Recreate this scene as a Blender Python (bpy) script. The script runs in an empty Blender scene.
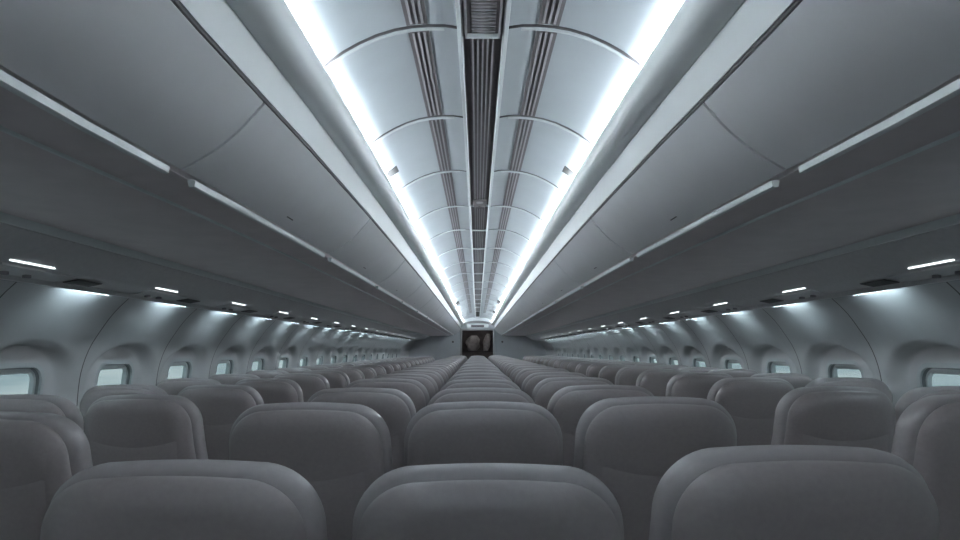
import bpy, math, random
from mathutils import Vector
random.seed(4)
S = bpy.context.scene
COL = S.collection
EYE = 1.30                      # height of the lens above the cabin floor
Y0, Y1 = -1.7, 20.0             # near bulkhead, far bulkhead

# ------------------------------------------------------------ camera
cd = bpy.data.cameras.new('camera'); cam = bpy.data.objects.new('camera', cd); COL.objects.link(cam)
cam.location = (-0.018, 0, EYE); cam.rotation_euler = (math.radians(90), 0, 0)
cd.sensor_width = 36; cd.lens = 650/960*36; cd.shift_x = 3/960; cd.shift_y = 80/960
cd.clip_start = .02
S.camera = cam
# ------------------------------------------------------------ sky outside
w = bpy.data.worlds.new('sky'); S.world = w; w.use_nodes = True
nt = w.node_tree; nt.nodes.clear()
out = nt.nodes.new('ShaderNodeOutputWorld'); bg = nt.nodes.new('ShaderNodeBackground')
tc = nt.nodes.new('ShaderNodeTexCoord'); mp = nt.nodes.new('ShaderNodeMapping'); mp.inputs['Scale'].default_value = (2.0, 2.0, 16)
nz = nt.nodes.new('ShaderNodeTexNoise'); nz.inputs['Scale'].default_value = 3.2; nz.inputs['Detail'].default_value = 6
cr = nt.nodes.new('ShaderNodeValToRGB')
cr.color_ramp.elements[0].position = .35; cr.color_ramp.elements[0].color = (.30, .41, .45, 1)
cr.color_ramp.elements[1].position = .62; cr.color_ramp.elements[1].color = (.50, .60, .62, 1)
nt.links.new(tc.outputs['Generated'], mp.inputs[0]); nt.links.new(mp.outputs[0], nz.inputs[0])
nt.links.new(nz.outputs[0], cr.inputs[0]); nt.links.new(cr.outputs[0], bg.inputs[0]); nt.links.new(bg.outputs[0], out.inputs[0])
bg.inputs[1].default_value = .15
# ------------------------------------------------------------ exposure and lamp levels
V = S.view_settings
V.view_transform = 'Standard'; V.look = 'None'; V.gamma = 1; V.use_curve_mapping = False
V.exposure = 2.72
COVE = 19.0; RIB = 6.5; WASH = 4.5; BAR = .5
COOL = (.80, .95, 1.0)

# ------------------------------------------------------------ materials
MATS = {}
def mat(name, col, rough=.5, spec=.5, emit=None, estr=0, noise=0, nscale=40, bump=0, metal=0, coat=0):
    if name in MATS: return MATS[name]
    m = bpy.data.materials.new(name); m.use_nodes = True; t = m.node_tree
    b = t.nodes['Principled BSDF']
    b.inputs['Roughness'].default_value = rough; b.inputs['Metallic'].default_value = metal
    b.inputs['Specular IOR Level'].default_value = spec
    b.inputs['Coat Weight'].default_value = coat; b.inputs['Coat Roughness'].default_value = .25
    b.inputs['Base Color'].default_value = (*col, 1)
    if noise or bump:
        tx = t.nodes.new('ShaderNodeTexCoord'); n = t.nodes.new('ShaderNodeTexNoise')
        n.inputs['Scale'].default_value = nscale; n.inputs['Detail'].default_value = 4
        t.links.new(tx.outputs['Object'], n.inputs['Vector'])
        if noise:
            r = t.nodes.new('ShaderNodeValToRGB')
            r.color_ramp.elements[0].position = .3; r.color_ramp.elements[1].position = .7
            r.color_ramp.elements[0].color = (*[c*(1-noise) for c in col], 1)
            r.color_ramp.elements[1].color = (*[min(1, c*(1+noise)) for c in col], 1)
            t.links.new(n.outputs[0], r.inputs[0]); t.links.new(r.outputs[0], b.inputs['Base Color'])
        if bump:
            u = t.nodes.new('ShaderNodeBump'); u.inputs['Strength'].default_value = bump; u.inputs['Distance'].default_value = .002
            t.links.new(n.outputs[0], u.inputs['Height']); t.links.new(u.outputs[0], b.inputs['Normal'])
    if emit:
        b.inputs['Emission Color'].default_value = (*emit, 1); b.inputs['Emission Strength'].default_value = estr
    MATS[name] = m
    return m
M_ceil = mat('ceiling_plastic', (.305, .335, .355), .55, noise=.03, nscale=6)
M_bead = mat('ceiling_bead', (.42, .45, .46), .4)
M_dark = mat('dark_void', (.07, .065, .07), .7, noise=.05)
M_plate = mat('plate_black', (.03, .03, .03), .8, noise=.05)
M_slot = mat('vent_dark', (.12, .108, .115), .6, noise=.08)
M_slat = mat('vent_slat', (.29, .28, .295), .5, noise=.05)
M_bin = mat('bin_plastic', (.70, .71, .73), .36, noise=.03, nscale=5, coat=.5)
M_fascia = mat('fascia_plastic', (.72, .75, .76), .4, noise=.02, nscale=5)
M_under = mat('bin_underside', (.80, .74, .75), .42, noise=.05, nscale=8)
M_rail = mat('bin_rail', (.85, .9, .9), .3, noise=.02)
M_seam = mat('seam', (.12, .115, .12), .6, noise=.05)
M_wall = mat('wall_plastic', (.57, .58, .59), .40, noise=.04, nscale=7, coat=.4)
M_psu = mat('service_panel', (.70, .70, .71), .45, noise=.04)
M_frame = mat('window_frame', (.5, .54, .55), .4, noise=.03)
M_gask = mat('window_gasket', (.22, .24, .25), .5, noise=.05)
M_seat = mat('seat_leather', (.42, .39, .395), .34, noise=.04, nscale=60, bump=.1, coat=.45)
M_shell = mat('seat_cover', (.385, .345, .345), .36, noise=.04, nscale=90, bump=.1, coat=.45)
M_seatframe = mat('seat_frame', (.2, .2, .21), .4, noise=.05)
M_carpet = mat('carpet', (.35, .32, .33), .9, noise=.4, nscale=120, bump=.5)
M_bulk = mat('bulkhead', (.6, .63, .66), .5, noise=.03, nscale=5)
M_bulkd = mat('bulkhead_trim', (.5, .5, .51), .5, noise=.04)
M_head = mat('header_grey', (.17, .175, .18), .5, noise=.04)
M_gal = mat('galley_brown', (.16, .14, .14), .5, noise=.2, nscale=8)
M_galp = mat('galley_pale', (.5, .48, .48), .5, noise=.2, nscale=12)
M_wash = mat('wash_lamp', (.8, .8, .8), .5, emit=(.72, .92, 1.0), estr=WASH, noise=.01)
M_galfill = mat('galley_fill', (.8, .8, .8), .5, emit=(1, .97, .95), estr=.45, noise=.01)  # glow of the added fill panel in the galley
M_bar = mat('bar_lamp', (.8, .8, .8), .5, emit=(.88, .97, 1.0), estr=BAR, noise=.01)
def glass():
    m = bpy.data.materials.new('pane_acrylic'); m.use_nodes = True; t = m.node_tree; t.nodes.clear()
    o = t.nodes.new('ShaderNodeOutputMaterial'); mx = t.nodes.new('ShaderNodeMixShader')
    a = t.nodes.new('ShaderNodeBsdfTransparent'); a.inputs[0].default_value = (.95, .98, .98, 1)
    g = t.nodes.new('ShaderNodeBsdfGlossy'); g.inputs['Roughness'].default_value = .05
    mx.inputs[0].default_value = .05
    t.links.new(a.outputs[0], mx.inputs[1]); t.links.new(g.outputs[0], mx.inputs[2])
    t.links.new(mx.outputs[0], o.inputs[0]); return m
M_glass = glass()

# ------------------------------------------------------------ mesh helpers
class MB:
    def __init__(s): s.v = []; s.f = []; s.mi = []; s.mats = []
    def m(s, mt):
        if mt not in s.mats: s.mats.append(mt)
        return s.mats.index(mt)
    def add(s, vs, fs, mt):
        k = len(s.v); s.v += [tuple(p) for p in vs]; i = s.m(mt)
        for f in fs: s.f.append([a+k for a in f]); s.mi.append(i)
    def box(s, c, d, mt, bev=0):
        x, y, z = c; a, b, h = d[0]/2, d[1]/2, d[2]/2
        if bev <= 0:
            vs = [(x+i*a, y+j*b, z+k*h) for i in (-1, 1) for j in (-1, 1) for k in (-1, 1)]
            s.add(vs, [(0,1,3,2),(4,6,7,5),(0,4,5,1),(2,3,7,6),(0,2,6,4),(1,5,7,3)], mt); return
        # rounded in plan and section
        ring = []
        for q in range(4):
            for k in range(4):
                an = math.pi/2*q + math.pi/2*k/3
                cx = (a-bev)*(1 if q in (0, 3) else -1); cy = (b-bev)*(1 if q in (0, 1) else -1)
                ring.append((cx, cy, math.cos(an), math.sin(an)))
        lay = []
        for k in range(4):
            an = -math.pi/2 + math.pi/2*k/3; lay.append((-h+bev+bev*math.sin(an), bev*math.cos(an)))
        for k in range(4):
            an = math.pi/2*k/3; lay.append((h-bev+bev*math.sin(an), bev*math.cos(an)))
        vs = []
        for (zz, r) in lay:
            for (cx, cy, ca, sa) in ring: vs.append((x+cx+r*ca, y+cy+r*sa, z+zz))
        n = 16; fs = []
        for L in range(7):
            for i in range(n):
                j = (i+1) % n; fs.append((L*n+i, L*n+j, (L+1)*n+j, (L+1)*n+i))
        fs.append(tuple(range(n-1, -1, -1))); fs.append(tuple(7*n+i for i in range(n)))
        s.add(vs, fs, mt)
    def tube(s, pts, r, mt, n=8, cap=True):
        vs = []; P = [Vector(p) for p in pts]
        for i, p in enumerate(P):
            d = (P[min(i+1, len(P)-1)]-P[max(i-1, 0)]).normalized()
            u = d.cross(Vector((0, 1, 0)) if abs(d.y) < .9 else Vector((1, 0, 0))).normalized(); q = d.cross(u)
            for k in range(n):
                a = 2*math.pi*k/n; vs.append(p+u*r*math.cos(a)+q*r*math.sin(a))
        fs = [(i*n+k, i*n+(k+1) % n, (i+1)*n+(k+1) % n, (i+1)*n+k) for i in range(len(P)-1) for k in range(n)]
        if cap: fs += [tuple(range(n)), tuple((len(P)-1)*n+k for k in range(n-1, -1, -1))]
        s.add(vs, fs, mt)
    def build(s, name, parent=None, ang=35):
        me = bpy.data.meshes.new(name); me.from_pydata(s.v, [], s.f)
        for mt in s.mats: me.materials.append(mt)
        me.polygons.foreach_set('material_index', s.mi)
        me.polygons.foreach_set('use_smooth', [True]*len(s.f)); me.update()
        me.set_sharp_from_angle(angle=math.radians(ang))
        o = bpy.data.objects.new(name, me); COL.objects.link(o)
        if parent: o.parent = parent
        return o
def empty(name, loc=(0, 0, 0)):
    o = bpy.data.objects.new(name, None); COL.objects.link(o); o.location = loc; o.empty_display_size = .1; return o
def tag(o, label=None, cat=None, group=None, kind=None):
    if label: o['label'] = label
    if cat: o['category'] = cat
    if group: o['group'] = group
    if kind: o['kind'] = kind
    return o
def interp(tab, t):
    if t <= tab[0][0]: return tab[0][1]
    for (a, b), (c, d) in zip(tab, tab[1:]):
        if t <= c: return b+(d-b)*(t-a)/(c-a)
    return tab[-1][1]
# the overhead structure draws in slightly towards the far end of the cabin
TAP = [(1.4, 1.035), (2, 1.0), (3, .968), (4, .950), (6, .930), (9, .92), (20, .92)]
def warp(X, H, Y, sx):
    s = interp(TAP, Y); k = 1 if X < 1.0 else max(0, 1-(X-1.0)/.40)
    return (sx*X*(1-(1-s)*k), Y, H+EYE)
def stations(a, b, step=.35):
    n = max(1, round((b-a)/step)); return [a+(b-a)*i/n for i in range(n+1)]
def loft(mb, prof, ys, sx, mt, closed=False, caps=False, mats=None):
    n = len(prof); vs = [warp(x, h, y, sx) for y in ys for (x, h) in prof]
    k = n if closed else n-1
    fs = []
    for j in range(len(ys)-1):
        for i in range(k):
            q = (i+1) % n; f = (j*n+i, j*n+q, (j+1)*n+q, (j+1)*n+i)
            fs.append(f if sx > 0 else f[::-1])
    if caps and closed:
        fs.append(tuple(range(n-1, -1, -1)) if sx > 0 else tuple(range(n)))
        l = (len(ys)-1)*n; fs.append(tuple(l+i for i in range(n)) if sx > 0 else tuple(l+i for i in range(n-1, -1, -1)))
    mb.add(vs, fs, mt)
SIDE = {-1: 'left', 1: 'right'}
ORD = ['first', 'second', 'third', 'fourth', 'fifth', 'sixth', 'seventh', 'eighth', 'ninth', 'tenth', 'eleventh', 'twelfth',
       'thirteenth', 'fourteenth', 'fifteenth', 'sixteenth', 'seventeenth', 'eighteenth', 'nineteenth', 'twentieth',
       'twenty-first', 'twenty-second', 'twenty-third', 'twenty-fourth']

# ------------------------------------------------------------ ceiling
JOINTS = [-.95, -.25, .5, 1.25, 2.0, 2.77, 3.61, 4.49, 5.37, 6.34, 7.36, 8.4, 9.45, 10.5, 11.6, 12.7, 13.8, 15.0, 16.2, 17.4, 18.7]
ARC = [(.066, .990), (.12, .998), (.17, .9985), (.22, .994), (.27, .985), (.326, .968), (.38, .944), (.428, .917), (.47, .888),
       (.51, .852), (.54, .815), (.56, .775)]
edges = [Y0]+JOINTS+[Y1]
mb = MB()
for a, b in zip(edges, edges[1:]):
    for sx in (-1, 1):
        loft(mb, ARC, stations(a+.009, b-.009, .3), sx, M_ceil)
        if b < Y1:
            # groove: lip up on each edge
            up = [(x*1.02, h+.022) for x, h in ARC]
            vs = []
            for (y_, pr) in ((b-.009, ARC), (b-.009, up), (b+.009, up), (b+.009, ARC)):
                vs += [warp(x, h, y_, sx) for x, h in pr]
            n = len(ARC); mb.add(vs, [(L*n+i, L*n+i+1, (L+1)*n+i+1, (L+1)*n+i) for L in range(3) for i in range(n-1)], M_seam)
            mb.tube([warp(x, h-.001, b+.017, sx) for x, h in ARC[1:]], .0065, M_bead, 6)
# crown above the bins, out to the side walls
for sx in (-1, 1):
    loft(mb, [(.56, .775), (.585, .82), (.60, .97), (1.2, .97), (1.82, .60), (1.83, .345), (1.872, .338), (1.869, .2725), (1.93, .27)], stations(Y0, Y1, .8), sx, M_ceil)
loft(mb, [(-.07, 1.03), (.07, 1.03)], [Y0, Y1], 1, M_dark)
for sx in (-1, 1):
    loft(mb, [(.062, 1.03), (.062, .986), (.0665, .981), (.078, .984), (.08, .994)], stations(Y0, Y1, .6), sx, M_bead)
ce = mb.build('ceiling', ang=50); tag(ce, kind='structure')
# small dark markers on the curved ceiling by the cove
for (sx, Y, nm) in ((-1, 3.22, 'small dark plate on the curved ceiling beside the left light cove, nearest'), (1, 3.22, 'small dark plate on the curved ceiling beside the right light cove, nearest'),
                    (-1, 12.3, 'small dark plate at the far end of the left light cove'), (1, 12.0, 'small dark plate towards the far end of the right light cove'),
                    (1, 15.3, 'smallest dark plate on the right cove, closest to the bulkhead')):
    mb = MB(); L = .10 if Y < 5 else .55
    pr = [(.432, .9125), (.489, .872), (.492, .877), (.436, .919)] if Y < 5 else [(.40, .925), (.46, .885), (.452, .876), (.392, .915)]
    loft(mb, pr, [Y, Y+L], sx, M_plate, closed=True, caps=True)
    if Y > 5: loft(mb, [(pr[3][0]+.005, pr[3][1]-.006), (pr[2][0]-.005, pr[2][1]-.002), (pr[2][0]-.007, pr[2][1]-.005), (pr[3][0]+.003, pr[3][1]-.009)], [Y+.1*L, Y+.9*L], sx, M_slot, closed=True, caps=True)
    tag(mb.build('ceiling_plate'), nm, 'ceiling plate')
# slotted air vents, one to each ceiling panel
GV = 'slotted air vents in the ceiling panels'
k = 0
for a, b in zip(edges[3:], edges[4:]):
    if b > 17.5: continue
    for sx in (-1, 1):
        o = empty('ceiling_air_vent', (sx*.2, (a+b)/2, EYE+.99))
        tag(o, 'dark slotted vent strip left of the central rail, %s from the camera' % ORD[k] if sx < 0 else 'dark slotted vent strip right of the central rail, %s from the camera' % ORD[k], 'air vent', GV)
        def loc(m_):
            m_.v = [(x-sx*.2, y-(a+b)/2, z-EYE-.99) for x, y, z in m_.v]; return m_
        p = MB(); loft(p, [(.168, .9935), (.20, .9925), (.232, .9865), (.232, .995), (.168, 1.0)], stations(a+.025, b-.02, .3), sx, M_slot, closed=True, caps=True)
        loc(p).build('backing', o)
        for q in (.183, .200, .217):
            p = MB(); h = .9905-(q-.18)*.10
            loft(p, [(q-.0035, h), (q+.0035, h-.0008), (q+.0035, h+.004), (q-.0035, h+.004)], stations(a+.03, b-.03, .3), sx, M_slat, closed=True, caps=True)
            loc(p).build('slat', o)
    k += 1
# central channel: grille then long ribs
k = 0
cen = [(.6, 2.05, 'grille')]+[(c, d, 'ribs') for c, d in ((2.05, 4.45), (4.45, 5.37), (5.37, 6.34), (6.34, 7.36), (7.36, 8.4), (8.4, 9.45), (9.45, 10.5), (10.5, 11.6), (11.6, 12.7), (12.7, 13.8), (13.8, 15.0), (15.0, 16.6))]
for c, d, kd in cen:
    mid = (c+d)/2; o = empty('ceiling_grille' if kd == 'grille' else 'ceiling_channel', (0, mid, EYE+.98))
    if kd == 'grille': tag(o, 'framed louvre grille in the central ceiling channel at the top of the view', 'vent grille')
    else: tag(o, 'dark ribbed channel section along the ceiling centre line, %s from the camera' % ORD[k], 'ceiling channel', 'ribbed sections of the central ceiling channel'); k += 1
    p = MB(); p.box((0, 0, .016), (.122, d-c-.012, .01), M_slot); p.build('backing', o)
    if kd == 'grille':
        p = MB()
        for x in (-.052, .052): p.box((x, 0, .004), (.006, d-c-.02, .014), M_slat)
        for y in (-(d-c)/2+.012, (d-c)/2-.012): p.box((0, y, .004), (.11, .008, .014), M_bead)
        p.build('frame', o)
        p = MB()
        n = 76
        for i in range(n): p.box((0.002, -(d-c)/2+.03+(d-c-.06)*i/(n-1), .009), (.074, .007, .004), M_slat)
        p.build('louvre', o)
    else:
        for x in (-.030, -.014, .002, .018, .034):
            p = MB(); p.box((x-.001, 0, .007), (.0055, d-c-.03, .008), M_slat); p.build('rib', o)
        p = MB(); p.box((0, (d-c)/2-.02, .004), (.118, .02, .012), M_bead, .003); p.build('crossbar', o)
p = MB(); p.box((0, 4.3, EYE+.972), (.085, .16, .014), M_slot, .005)
p.tube([(0, 4.22, EYE+.958), (0, 4.22, EYE+.954)], .022, M_slat, 16); p.tube([(0, 4.36, EYE+.958), (0, 4.36, EYE+.952)], .018, M_slot, 14)
tag(p.build('ceiling_fitting'), 'small pale fitting with round lens set in the central ceiling channel', 'ceiling fitting')

# ------------------------------------------------------------ cove lamps: one strip to each bin, dimmed towards the near bulkhead
BJ = [Y0, .18, 1.70, 3.20, 4.66]+[4.66+1.50*i for i in range(1, 10)]+[Y1-.01]
DIM = [(-.8, .95), (.9, .80), (1.6, .82), (3, .95), (5, 1.1), (8, 1.25), (12, 1.35), (16, 1.3), (20, .8)]
for sx in (-1, 1):
    for k, (a, b) in enumerate(zip(BJ, BJ[1:])):
        d = interp(DIM, (a+b)/2)
        ml = mat('cove_lamp_%d' % k, (.8, .8, .8), .5, emit=(.89, .955, 1.0), estr=COVE*d, noise=.01)
        mr = mat('cove_diffuser_%d' % k, (.8, .8, .8), .5, emit=(.89, .955, 1.0), estr=RIB*d, noise=.01)
        o = empty('cove_light', warp(.5, .80, (a+b)/2, sx)); bx = o.location.copy()
        tag(o, 'cool white light strip in the cove above the %s bins, %s' % (SIDE[sx], (ORD[k-1]+' from the camera') if k else 'beside and behind the camera'), 'light strip', 'cove light strips along the %s bins' % SIDE[sx])
        for nm, pr, mm in (('tube', [(.508, .785), (.530, .785), (.530, .793), (.519, .799), (.508, .793)], ml), ('diffuser', [(.475, .832), (.4775, .832), (.478, .856), (.4755, .856)], mr)):
            p = MB(); loft(p, pr, stations(a+.004, b-.004, .8), sx, mm, closed=True, caps=True)
            p.v = [(x-bx.x, y-bx.y, z-bx.z) for x, y, z in p.v]; p.build(nm, o)

# ------------------------------------------------------------ overhead bins
A_ROLL = [(.500, .760), (.484, .828), (.478, .838), (.471, .840), (.4645, .834), (.461, .820), (.462, .803), (.468, .786), (.479, .771), (.495, .761), (.515, .756), (.545, .757)]
C = (.565, .645); D = (.777, .471)
for sx in (-1, 1):
    for k, (a, b) in enumerate(zip(BJ, BJ[1:])):
        mid = (a+b)/2; base = Vector(warp(1.1, .4, mid, sx))
        o = empty('overhead_bin', base)
        tag(o, 'closed pale grey overhead bin above the %s seats, %s from the camera' % (SIDE[sx], 'behind' if k == 0 else ORD[k-1]) if k else 'closed overhead bin on the %s side beside and behind the camera' % SIDE[sx], 'overhead bin', 'overhead bins along the %s side' % SIDE[sx])
        def L(m_, nm, par=o, ang=35):
            m_.v = [(x-base.x, y-base.y, z-base.z) for x, y, z in m_.v]; return m_.build(nm, par, ang)
        ys = stations(a+.003, b-.003)
        # fascia: rounded cove lip then the broad light band above the door
        p = MB()
        ys = stations(a, b)
        loft(p, A_ROLL+[(.5455, .752), (.551, .700), (.5565, .656), (.575, .660), (.572, .760), (.515, .764)], ys, sx, M_fascia, closed=True, caps=True)
        L(p, 'fascia', ang=50)
        # shell
        p = MB()
        sh = [(.60, .672), (.595, .650), (.790, .483), (.800, .468), (.830, .463), (.935, .4505), (.945, .4485), (.96, .445), (1.25, .430), (1.465, .432), (1.49, .428),
              (1.50, .414), (1.515, .409), (1.528, .412), (1.528, .46), (1.42, .62), (1.15, .80), (.66, .80)]
        loft(p, sh, ys, sx, M_under, closed=True, caps=True)
        L(p, 'shell', ang=25)
        # faint pale bead across the underside
        p = MB(); loft(p, [(.938, .452), (.941, .4435), (.947, .4425), (.951, .45)], ys, sx, M_rail, closed=True, caps=True); L(p, 'bead')
        p = MB(); loft(p, [(1.490, .427), (1.494, .413), (1.504, .403), (1.528, .405), (1.524, .42)], ys, sx, M_rail, closed=True, caps=True); L(p, 'edge_moulding')
        # door: gently bowed panel from C to D
        p = MB(); face = []
        for i in range(9):
            t = i/8; bow = .016*math.sin(math.pi*t)
            face.append((C[0]+(D[0]-C[0])*t-bow*.65, C[1]+(D[1]-C[1])*t-bow*.76))
        back = [(x+.016, h+.019) for x, h in face[::-1]]
        top = [(C[0]+.002, C[1]+.006)]
        loft(p, top+face+back, stations(a+.006, b-.006), sx, M_bin, closed=True, caps=True)
        d = L(p, 'door', ang=50)
        p = MB(); loft(p, [(.722, .505), (.735, .494), (.739, .499), (.726, .510)], stations(mid-.035, mid+.035, .1), sx, M_seam, closed=True, caps=True)
        p.v = [(x-base.x, y-base.y, z-base.z) for x, y, z in p.v]; p.build('latch', d)
        p = MB(); loft(p, [(.7815, .4655), (.7845, .4500), (.789, .4475), (.800, .4485), (.803, .4655), (.793, .468)], stations(a+.085, b-.05), sx, M_rail, closed=True, caps=True)
        L(p, 'handle_rail', ang=50)
        p = MB(); loft(p, [(.560, .657), (.561, .649), (.572, .646), (.574, .655)], ys, sx, M_seam, closed=True, caps=True); L(p, 'seal')

# ------------------------------------------------------------ service panels between bins and side wall
for sx in (-1, 1):
    p = MB()
    loft(p, [(1.5205, 0.4160), (1.5288, 0.4004), (1.6120, 0.3474), (1.6484, 0.3255), (1.6640, 0.3182), (1.6744, 0.3120), (1.7680, 0.2933), (1.7909, 0.2891), (1.7930, 0.2662), (1.8013, 0.2642), (1.8044, 0.2870), (1.8512, 0.2787), (1.8564, 0.3380), (1.5288, 0.4888)],
         stations(Y0, Y1-.01, .8), sx, M_psu, closed=True, caps=True)
    tag(p.build('trim_1' if sx < 0 else 'trim_2', ang=25), kind='structure')
    k = 0
    for i in range(16):
        Y = 1.27+1.04*i
        base = Vector((sx*1.66, Y, EYE+.312))
        o = empty('reading_light_panel', base)
        tag(o, 'slim service strip with a glowing light bar above the %s windows, %s from the camera' % (SIDE[sx], ORD[k]), 'light panel', 'service strips with light bars above the windows'); k += 1
        def L(m_, nm):
            m_.v = [(x-base.x, y-base.y, z-base.z) for x, y, z in m_.v]; return m_.build(nm, o)
        p = MB(); loft(p, [(1.6588, .3185), (1.6600, .3160), (1.6632, .3146), (1.6660, .3185)], [Y-.02, Y+.22], sx, M_bar, closed=True, caps=True); L(p, 'light_bar')
        p = MB(); loft(p, [(1.6900, 0.3094), (1.6921, 0.3016), (1.7836, 0.2839), (1.7857, 0.2891)], [Y-.02, Y+.40], sx, M_psu, closed=True, caps=True); L(p, 'panel')
        p = MB(); loft(p, [(1.7056, 0.2995), (1.7108, 0.2954), (1.7680, 0.2844), (1.7732, 0.2881)], [Y+.44, Y+.62], sx, M_seam, closed=True, caps=True); L(p, 'flap')
        for q in (0, 1):
            p = MB(); c = warp(1.757, .290, Y+.08+.12*q, sx); p.tube([(c[0], c[1], c[2]), (c[0], c[1], c[2]-.012)], .015, M_slat, 12); L(p, 'nozzle')

# ------------------------------------------------------------ side walls with scooped window bays
PIT = .842; WC = [3.030+PIT*i for i in range(-5, 18)]
WP = [(-1.3, 2.16), (-1.0, 2.165), (-.75, 2.162), (-.5, 2.150), (-.3, 2.142), (-.15, 2.127), (-.05, 2.10), (.03, 2.064), (.10, 2.018), (.18, 1.960), (.23, 1.914), (.2725, 1.867)]
def wx(v):      # smooth interpolation of the wall section
    v = max(-1.3, min(.2725, v))
    for i in range(len(WP)-1):
        if v <= WP[i+1][0]:
            (a, b), (c, d) = WP[i], WP[i+1]
            m0 = ((d-WP[i-1][1])/(c-WP[i-1][0])) if i > 0 else (d-b)/(c-a)
            m1 = ((WP[i+2][1]-b)/(WP[i+2][0]-a)) if i+2 < len(WP) else (d-b)/(c-a)
            t = (v-a)/(c-a); hh = c-a
            return (2*t**3-3*t*t+1)*b+(t**3-2*t*t+t)*hh*m0+(-2*t**3+3*t*t)*d+(t**3-t*t)*hh*m1
    return WP[-1][1]
def sm(t): t = max(0, min(1, t)); return t*t*(3-2*t)
WW, WH, WZ = .186, .215, -.290       # half width, half height, centre of window
DEP = .105
WXP = 2.155+.075*(.03+.29)/.53; TILT = math.atan(.075/.53)
def bay(u, v):
    # arch-shaped scoop: 1 inside, 0 outside
    top = .04; hw = .412
    if v > -.20: rr = math.hypot(u/hw, (v+.20)/(top+.20))
    else: rr = abs(u)/hw
    cs = abs(u/hw)/max(rr, 1e-4) if v > -.20 else 1
    wd = .07+.27*cs*cs; inn = 1-sm((rr-1+wd)/wd)
    if v < -.50: inn *= 1-sm((-.50-v)/.16)
    return inn
def plane(v): return 2.155+.075*(.03-max(-.62, min(.03, v)))/.53
def wallx(u, v):
    b = bay(u, v); x = wx(v)
    return x+(plane(v)-.012-x)*b
def outline(n, hw, hh, r, cz):
    pts = []; per = n//4
    for q in range(4):
        cx = (hw-r)*(1 if q in (0, 3) else -1); cy = (hh-r)*(1 if q in (0, 1) else -1)
        for k in range(per):
            a = math.pi/2*(q+k/(per-1)); pts.append((cx+r*math.cos(a), cz+cy+r*math.sin(a)))
    return pts
NR = 32; VB = -.75
def rr_hit(dx, dy, hw, hh, r):
    lo, hi = 0.0, 2.0
    for _ in range(40):
        t = (lo+hi)/2; qx = abs(dx*t)-(hw-r); qy = abs(dy*t)-(hh-r)
        d = math.hypot(max(qx, 0), max(qy, 0))+min(max(qx, qy), 0)-r
        if d > 0: hi = t
        else: lo = t
    return lo
def panel_mesh(mb, yc, sx):
    half = PIT/2-.004; T = .2725; bp = []; nu, nv = 22, 26
    for i in range(nu): bp.append((-half+2*half*i/nu, VB))
    for i in range(nv): bp.append((half, VB+(T-VB)*i/nv))
    for i in range(nu): bp.append((half-2*half*i/nu, T))
    for i in range(nv): bp.append((-half, T-(T-VB)*i/nv))
    n = len(bp); vs = []
    for (U, V_) in bp:
        t = rr_hit(U, V_-WZ, WW+.012, WH+.012, .09); u, v = U*t, WZ+(V_-WZ)*t
        for j in range(NR+1):
            s = j/NR; uu, vv = u+(U-u)*s, v+(V_-v)*s
            vs.append((sx*wallx(uu, vv), yc+uu, vv+EYE))
    fs = []
    for i in range(n):
        q = (i+1) % n
        for j in range(NR):
            f = (i*(NR+1)+j, q*(NR+1)+j, q*(NR+1)+j+1, i*(NR+1)+j+1); fs.append(f if sx < 0 else f[::-1])
    mb.add(vs, fs, M_wall)
YE = WC[-1]+PIT/2
for sx in (-1, 1):
    mb = MB()
    for yc in WC: panel_mesh(mb, yc, sx)
    vv = [VB+(.2725-VB)*i/26 for i in range(27)]
    for yc in WC:      # dark seam behind each panel joint
        y = yc+PIT/2; P = [(sx*(wx(v)+.0012), y-.012, v+EYE) for v in vv]+[(sx*(wx(v)+.0012), y+.012, v+EYE) for v in vv]
        mb.add(P, [(i, i+1, 27+i+1, 27+i) for i in range(26)], M_seam)
    lo = [(wx(v), v) for v in (-1.3, -1.2, -1.1, -1.0, -.9, -.8, VB)]
    vs = [(sx*x, y, v+EYE) for y in (Y0, Y1) for x, v in lo]; n = len(lo)
    mb.add(vs, [(i, i+1, n+i+1, n+i) for i in range(n-1)], M_bulkd)
    # plain wall where there are no windows
    for (a, b) in ((Y0, WC[0]-PIT/2), (YE, Y1)):
        vs = [(sx*wx(v), y, v+EYE) for y in (a, b) for v in vv]
        mb.add(vs, [(i, i+1, 27+i+1, 27+i) for i in range(26)], M_bulkd)
    wl = mb.build('wall_'+SIDE[sx], ang=60); tag(wl, kind='structure')
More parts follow.
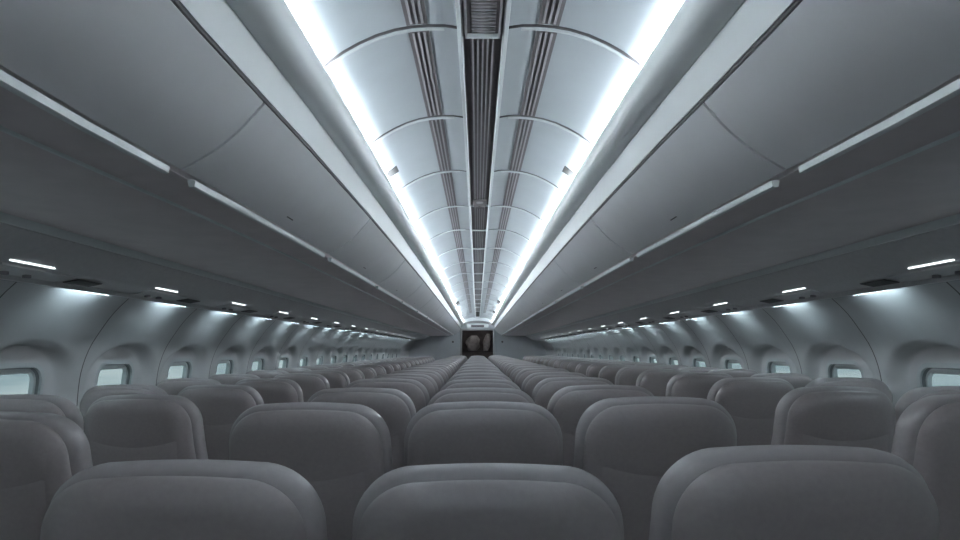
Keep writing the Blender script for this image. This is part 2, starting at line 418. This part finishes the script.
# windows
wn = 0; proto = None
def make_window():
    def ringmesh(hw, hh, r, w, x0, x1, mt):
        m_ = MB(); n = 48; a = outline(n, hw, hh, r, 0); b = outline(n, hw-w, hh-w, max(.02, r-w), 0)
        vs = [(x0, u, v) for u, v in a]+[(x1, u*.99, v*.99) for u, v in a]+[(x1, u*1.01, v*1.01) for u, v in b]+[(x0+.02, u, v) for u, v in b]
        fs = [(L*n+i, L*n+(i+1) % n, ((L+1) % 4)*n+(i+1) % n, ((L+1) % 4)*n+i) for L in range(4) for i in range(n)]
        m_.add(vs, fs, mt); return m_
    m_ = ringmesh(WW+.020, WH+.020, .10, .028, .01, -.012, M_frame)
    root = m_.build('window_1')
    g = ringmesh(WW-.004, WH-.004, .085, .010, .012, -.002, M_gask).build('gasket', root)
    f2 = ringmesh(WW-.013, WH-.013, .078, .016, .010, .010, M_frame).build('inner_frame', root)
    m2 = MB(); o_ = outline(48, WW-.015, WH-.015, .07, 0)
    m2.add([(.026, u, v) for u, v in o_]+[(.030, u, v) for u, v in o_], [tuple(range(48)), tuple(range(95, 47, -1))]+[(i, (i+1) % 48, 48+(i+1) % 48, 48+i) for i in range(48)], M_glass)
    m2.build('pane', root)
    # blind pulled up into its slot
    m3 = MB(); n = 13
    m3.box((.018, 0, WH-.03), (.006, 2*WW-.05, .02), M_frame, .002); m3.build('blind', root)
    # light-tight sleeve through the wall lining
    m4 = MB(); a = outline(48, WW+.014, WH+.014, .096, 0)
    m4.add([(-.004, u, v) for u, v in a]+[(.060, u, v) for u, v in a], [(i, (i+1) % 48, 48+(i+1) % 48, 48+i) for i in range(48)], M_frame); m4.build('sleeve', root)
    return root
for sx in (-1, 1):
    for yc in WC:
        wn += 1
        if proto is None: proto = make_window(); r = proto
        else:
            r = proto.copy(); COL.objects.link(r)
            for ch in proto.children:
                c = ch.copy(); COL.objects.link(c); c.parent = r
        r.name = 'window_%d' % wn
        r.location = (sx*WXP, yc, EYE+WZ); r.rotation_euler = (0, -TILT, 0 if sx > 0 else math.pi)
        r['kind'] = 'structure'
# wash lamps above each window bay
k = 0
for sx in (-1, 1):
    for k, yc in enumerate(WC[1:]):
        p = MB(); p.box((0, 0, 0), (.010, .28, .014), M_wash, .004)
        o = p.build('wall_wash_light'); o.location = (sx*1.812, yc, EYE+.2725)
        tag(o, 'small recessed wash light over the %s wall, above the %s window from the camera' % (SIDE[sx], ORD[k]), 'wall light', 'wash lights above the windows')

# ------------------------------------------------------------ floor and bulkheads
p = MB(); p.box((0, (Y0+Y1)/2+1, -.03), (4.8, Y1-Y0+4.5, .06), M_carpet); tag(p.build('floor'), kind='structure')
p = MB(); p.box((0, Y0-.04, 1.2), (4.8, .06, 2.5), M_bulk); tag(p.build('wall_near'), kind='structure')
DW, DT = .475, .60
p = MB()
for s in (-1, 1):
    p.box((s*(DW+(2.3-DW)/2), Y1+.03, 1.2), (2.3-DW, .06, 2.4), M_bulk)
p.box((0, Y1+.03, EYE+DT+.3), (2*DW, .06, .6), M_bulk)
tag(p.build('wall_far'), kind='structure')
p = MB()
for s in (-1, 1): p.box((s*(DW+.03), Y1-.02, (EYE+DT)/2), (.06, .05, EYE+DT), M_bulkd, .01)
p.box((0, Y1-.02, EYE+DT+.03), (2*DW+.12, .05, .06), M_bulkd, .01)
tag(p.build('door_1'), kind='structure')
# arched header
p = MB(); n = 16; xs = [-.56+1.12*i/n for i in range(n+1)]
up = [(x, EYE+.90-.10*(x/.56)**2) for x in xs]; lo = [(x, EYE+.835-.10*(x/.56)**2) for x in xs]
vs = [(x, Y1-.10, z) for x, z in up]+[(x, Y1-.10, z) for x, z in lo]+[(x, Y1-.001, z) for x, z in lo]+[(x, Y1-.001, z) for x, z in up]
N = n+1
p.add(vs, [(L*N+i, L*N+i+1, ((L+1) % 4)*N+i+1, ((L+1) % 4)*N+i) for L in range(4) for i in range(n)]+[(0, N, 2*N, 3*N), (n, N+n, 2*N+n, 3*N+n)], M_head)
tag(p.build('trim_3'), kind='structure')
o = empty('overhead_sign', (0, Y1-.06, EYE+.735)); tag(o, 'dark rectangular sign in a pale surround above the far doorway', 'sign')
p = MB(); p.box((0, .02, 0), (.66, .05, .13), M_fascia, .012); p.build('housing', o)
p = MB(); p.box((0, -.012, 0), (.40, .02, .075), M_slot, .006); p.build('panel', o)
for s in (-1, 1):
    p = MB(); p.tube([(s*.76, Y1-.001, EYE+.25), (s*.76, Y1-.03, EYE+.25)], .03, M_slot, 14)
    tag(p.build('wall_fitting'), 'small round dark fitting on the far bulkhead %s of the doorway' % SIDE[s], 'wall fitting')
# galley beyond the doorway
p = MB(); p.box((0, Y1+2.03, 1.2), (2.66, .06, 2.4), M_gal); tag(p.build('wall_back'), kind='structure')
for s in (-1, 1): p = MB(); p.box((s*1.3, Y1+1.03, 1.2), (.06, 1.93, 2.4), M_gal); tag(p.build('wall_galley_'+SIDE[s]), kind='structure')
p = MB(); p.box((0, Y1+1.03, 2.43), (2.66, 2.06, .05), M_gal); tag(p.build('ceiling_galley'), kind='structure')
p = MB(); p.box((0, Y1+.9, 2.39), (.9, .22, .03), M_galfill, .008); tag(p.build('galley_fill_panel'), 'unseen flat fill light added under the galley ceiling beyond the far doorway', 'fill light')  # out-of-view glowing panel, added only to lift the dark galley
o = empty('galley_unit', (0, Y1+1.55, 0)); tag(o, 'dark brown galley unit seen through the far doorway', 'galley')
p = MB(); p.box((0, .1, .62), (1.1, .6, 1.24), M_gal, .01); p.build('cabinet', o)
for s in (-1, 1):
    p = MB(); p.box((s*.26, -.21, .62), (.46, .03, 1.1), M_gal, .01); p.build('door', o)
    p = MB(); p.box((s*.06, -.235, .8), (.02, .02, .14), M_slat, .004); p.build('handle', o)
p = MB(); p.box((0, .1, 1.26), (1.14, .64, .04), M_slot, .01); p.build('worktop', o)
def bundle(x, w_, h, lab, lean):
    p = MB(); n = 14; vs = []; Ls = 9
    for L in range(Ls):
        t = L/(Ls-1); sc = (math.sin(math.pi*(.12+.80*t)))**.6
        for i in range(n):
            a = 2*math.pi*i/n; r = 1+.16*math.sin(3*a+L)+.08*math.sin(5*a)
            vs.append((x+lean*t+w_/2*sc*r*math.cos(a), Y1+1.6+.14*sc*r*math.sin(a), 1.28+h*t))
    p.add(vs, [(L*n+i, L*n+(i+1) % n, (L+1)*n+(i+1) % n, (L+1)*n+i) for L in range(Ls-1) for i in range(n)]+[tuple(range(n-1, -1, -1)), tuple((Ls-1)*n+i for i in range(n))], M_galp)
    tag(p.build('fabric_bundle'), lab, 'fabric bundle')
bundle(-.16, .46, .50, 'wider pale grey bundle on the galley worktop beyond the doorway', .03)
bundle(.27, .24, .56, 'narrow upright pale bundle at right on the galley worktop', .08)

# ------------------------------------------------------------ seats
# every part is modelled around the seat base: x across, y forward, z up; recline carries the top of the back towards the camera
TOPZ = 1.154
def seat_outline(n_top=34, ins=0.0, wt=.222, wl=.236, ztop=TOPZ, zbot=.44, arch=.004):
    pts = []
    wt -= ins; wl -= ins; zt = ztop-ins; zb = zbot+ins
    R = .118-ins*.4
    side = []
    for i in range(0, 9):
        z = zb+(zt-R-zb)*i/8
        side.append((wl+(wt-wl)*sm((z-.80)/(zt-R-.80))-(.021 if z < .68 else 0), z))
    cx = wt-.108+ins*.3
    cor = [(cx+(wt-cx)*math.cos(math.pi/2*k/12)**.95, zt-R+(R-arch)*math.sin(math.pi/2*k/12)**.95) for k in range(1, 12)]
    top = [(cx*(1-k/6), zt-arch*(1-k/6)**2) for k in range(0, 7)]
    right = side+cor+top
    left = [(-x, z) for x, z in right[:-1]][::-1]
    return right+left
def lean(z, y, rec): return y-math.tan(rec)*(z-.44)
REC = math.radians(9)
def layered(layers, mt, name, parent, ang=60, **kw):
    m_ = MB(); outs = [(y, seat_outline(ins=i, **kw)) for y, i in layers]; n = len(outs[0][1])
    vs = [(x, lean(z, y, REC), z) for y, o_ in outs for x, z in o_]
    fs = [(L*n+i, (L+1)*n+i, (L+1)*n+(i+1) % n, L*n+(i+1) % n) for L in range(len(outs)-1) for i in range(n)]
    # caps as a strip of quads across
    h = n//2
    for L, flip in ((0, False), (len(outs)-1, True)):
        for i in range(h):
            a, b, c, d = L*n+i, L*n+i+1, L*n+(n-2-i) % n, L*n+(n-1-i) % n
            if len({a, b, c, d}) < 3: continue
            q = [a, b, c, d] if c != b else [a, b, d]
            q = list(dict.fromkeys(q)); 
            if len(q) < 3: continue
            fs.append(tuple(q if not flip else q[::-1]))
    m_.add(vs, fs, mt); return m_.build(name, parent, ang)
def make_seat():
    root = empty('passenger_seat')
    YS = .12     # rear shell plane before lean
    layered([(YS+.0, .030), (YS+.006, .012), (YS+.018, .003), (YS+.035, 0), (YS+.060, .0), (YS+.082, .006), (YS+.098, .020), (YS+.104, .045)], M_seat, 'backrest', root)
    sh = layered([(YS-.050, .075), (YS-.048, .056), (YS-.043, .041), (YS-.034, .028), (YS-.022, .019), (YS-.010, .0145), (YS-.001, .0165), (YS+.003, .030)], M_shell, 'back_shell', root)
    # magazine pocket with a curved mouth
    m_ = MB(); N = 16; fr = []; 
    for j, (dz, dy) in enumerate(((0, -.0640), (.004, -.0670), (-.008, -.0700), (-.10, -.076), (-.22, -.078), (-.30, -.070), (-.305, -.058))):
        for i in range(N+1):
            t = i/N*2-1; x = .165*t; z = .945+dz+(.028*t*t if j < 4 else 0)
            edge = .010*(abs(t)**6)
            fr.append((x, lean(z, YS+.010+dy+edge, REC), z))
    m_.add(fr, [(j*(N+1)+i, j*(N+1)+i+1, (j+1)*(N+1)+i+1, (j+1)*(N+1)+i) for j in range(6) for i in range(N)], M_shell)
    m_.build('pocket', root)
    m_ = MB(); m_.box((0, YS+.28, .42), (.445, .46, .12), M_seat, .035); m_.build('seat_cushion', root)
    for s in (-1, 1):
        m_ = MB(); m_.box((s*.2330, YS+.20, .63), (.015, .34, .035), M_seatframe, .006); m_.box((s*.2330, YS+.045, .50), (.013, .05, .27), M_seatframe, .005)
        m_.build('armrest', root)
    for s in (-1, 1):
        m_ = MB(); m_.box((s*.17, YS+.26, .02), (.035, .46, .04), M_seatframe, .008); m_.box((s*.17, YS+.14, .19), (.03, .05, .34), M_seatframe, .008); m_.box((s*.17, YS+.40, .19), (.03, .04, .34), M_seatframe, .008)
        m_.build('leg', root)
    return root
proto = make_seat(); used = False
colx = {-3: -1.817, -2: -1.335, -1: -.482, 0: 0, 1: .482, 2: 1.392, 3: 1.874}
cname = {-3: 'left window column', -2: 'left aisle column', -1: 'middle block, left column', 0: 'middle block, centre column', 1: 'middle block, right column', 2: 'right aisle column', 3: 'right window column'}
TW = {(0, 0): (0, 0, -.040), (0, -1): (-.010, 0, -.034), (0, 1): (.014, 0, -.010), (1, 1): (0, 0, .016), (1, 2): (0, 0, .03), (1, 3): (0, 0, .03)}
offy = 0.0
for r in range(22):
    for c in (0, -1, 1, -2, 2, -3, 3):
        yy = 1.02+.752*r
        dx, dy, dz = TW.get((r, c), (random.uniform(-.0004, .0004), random.uniform(-.012, .012), random.uniform(-.003, .003)))
        if c >= 1 and (r, c) not in TW: dz += .010
        if c <= -2: dz -= .028
        if c >= 2: dz -= .006
        if not used: s = proto; used = True
        else:
            s = proto.copy(); COL.objects.link(s)
            for ch in proto.children:
                q = ch.copy(); COL.objects.link(q); q.parent = s
        # origin so that the rear of the reclined top stands at yy; height trimmed through a small scale of the back
        s.location = (colx[c]+dx, yy+.06-.19+math.tan(REC)*(TOPZ-.44)+dy, 0)
        s.scale = (1, 1, (TOPZ+dz)/TOPZ)
        tag(s, 'dark grey high-backed seat, %s, %s row from the camera' % (cname[c], ORD[r]), 'seat', 'rows of dark grey passenger seats')
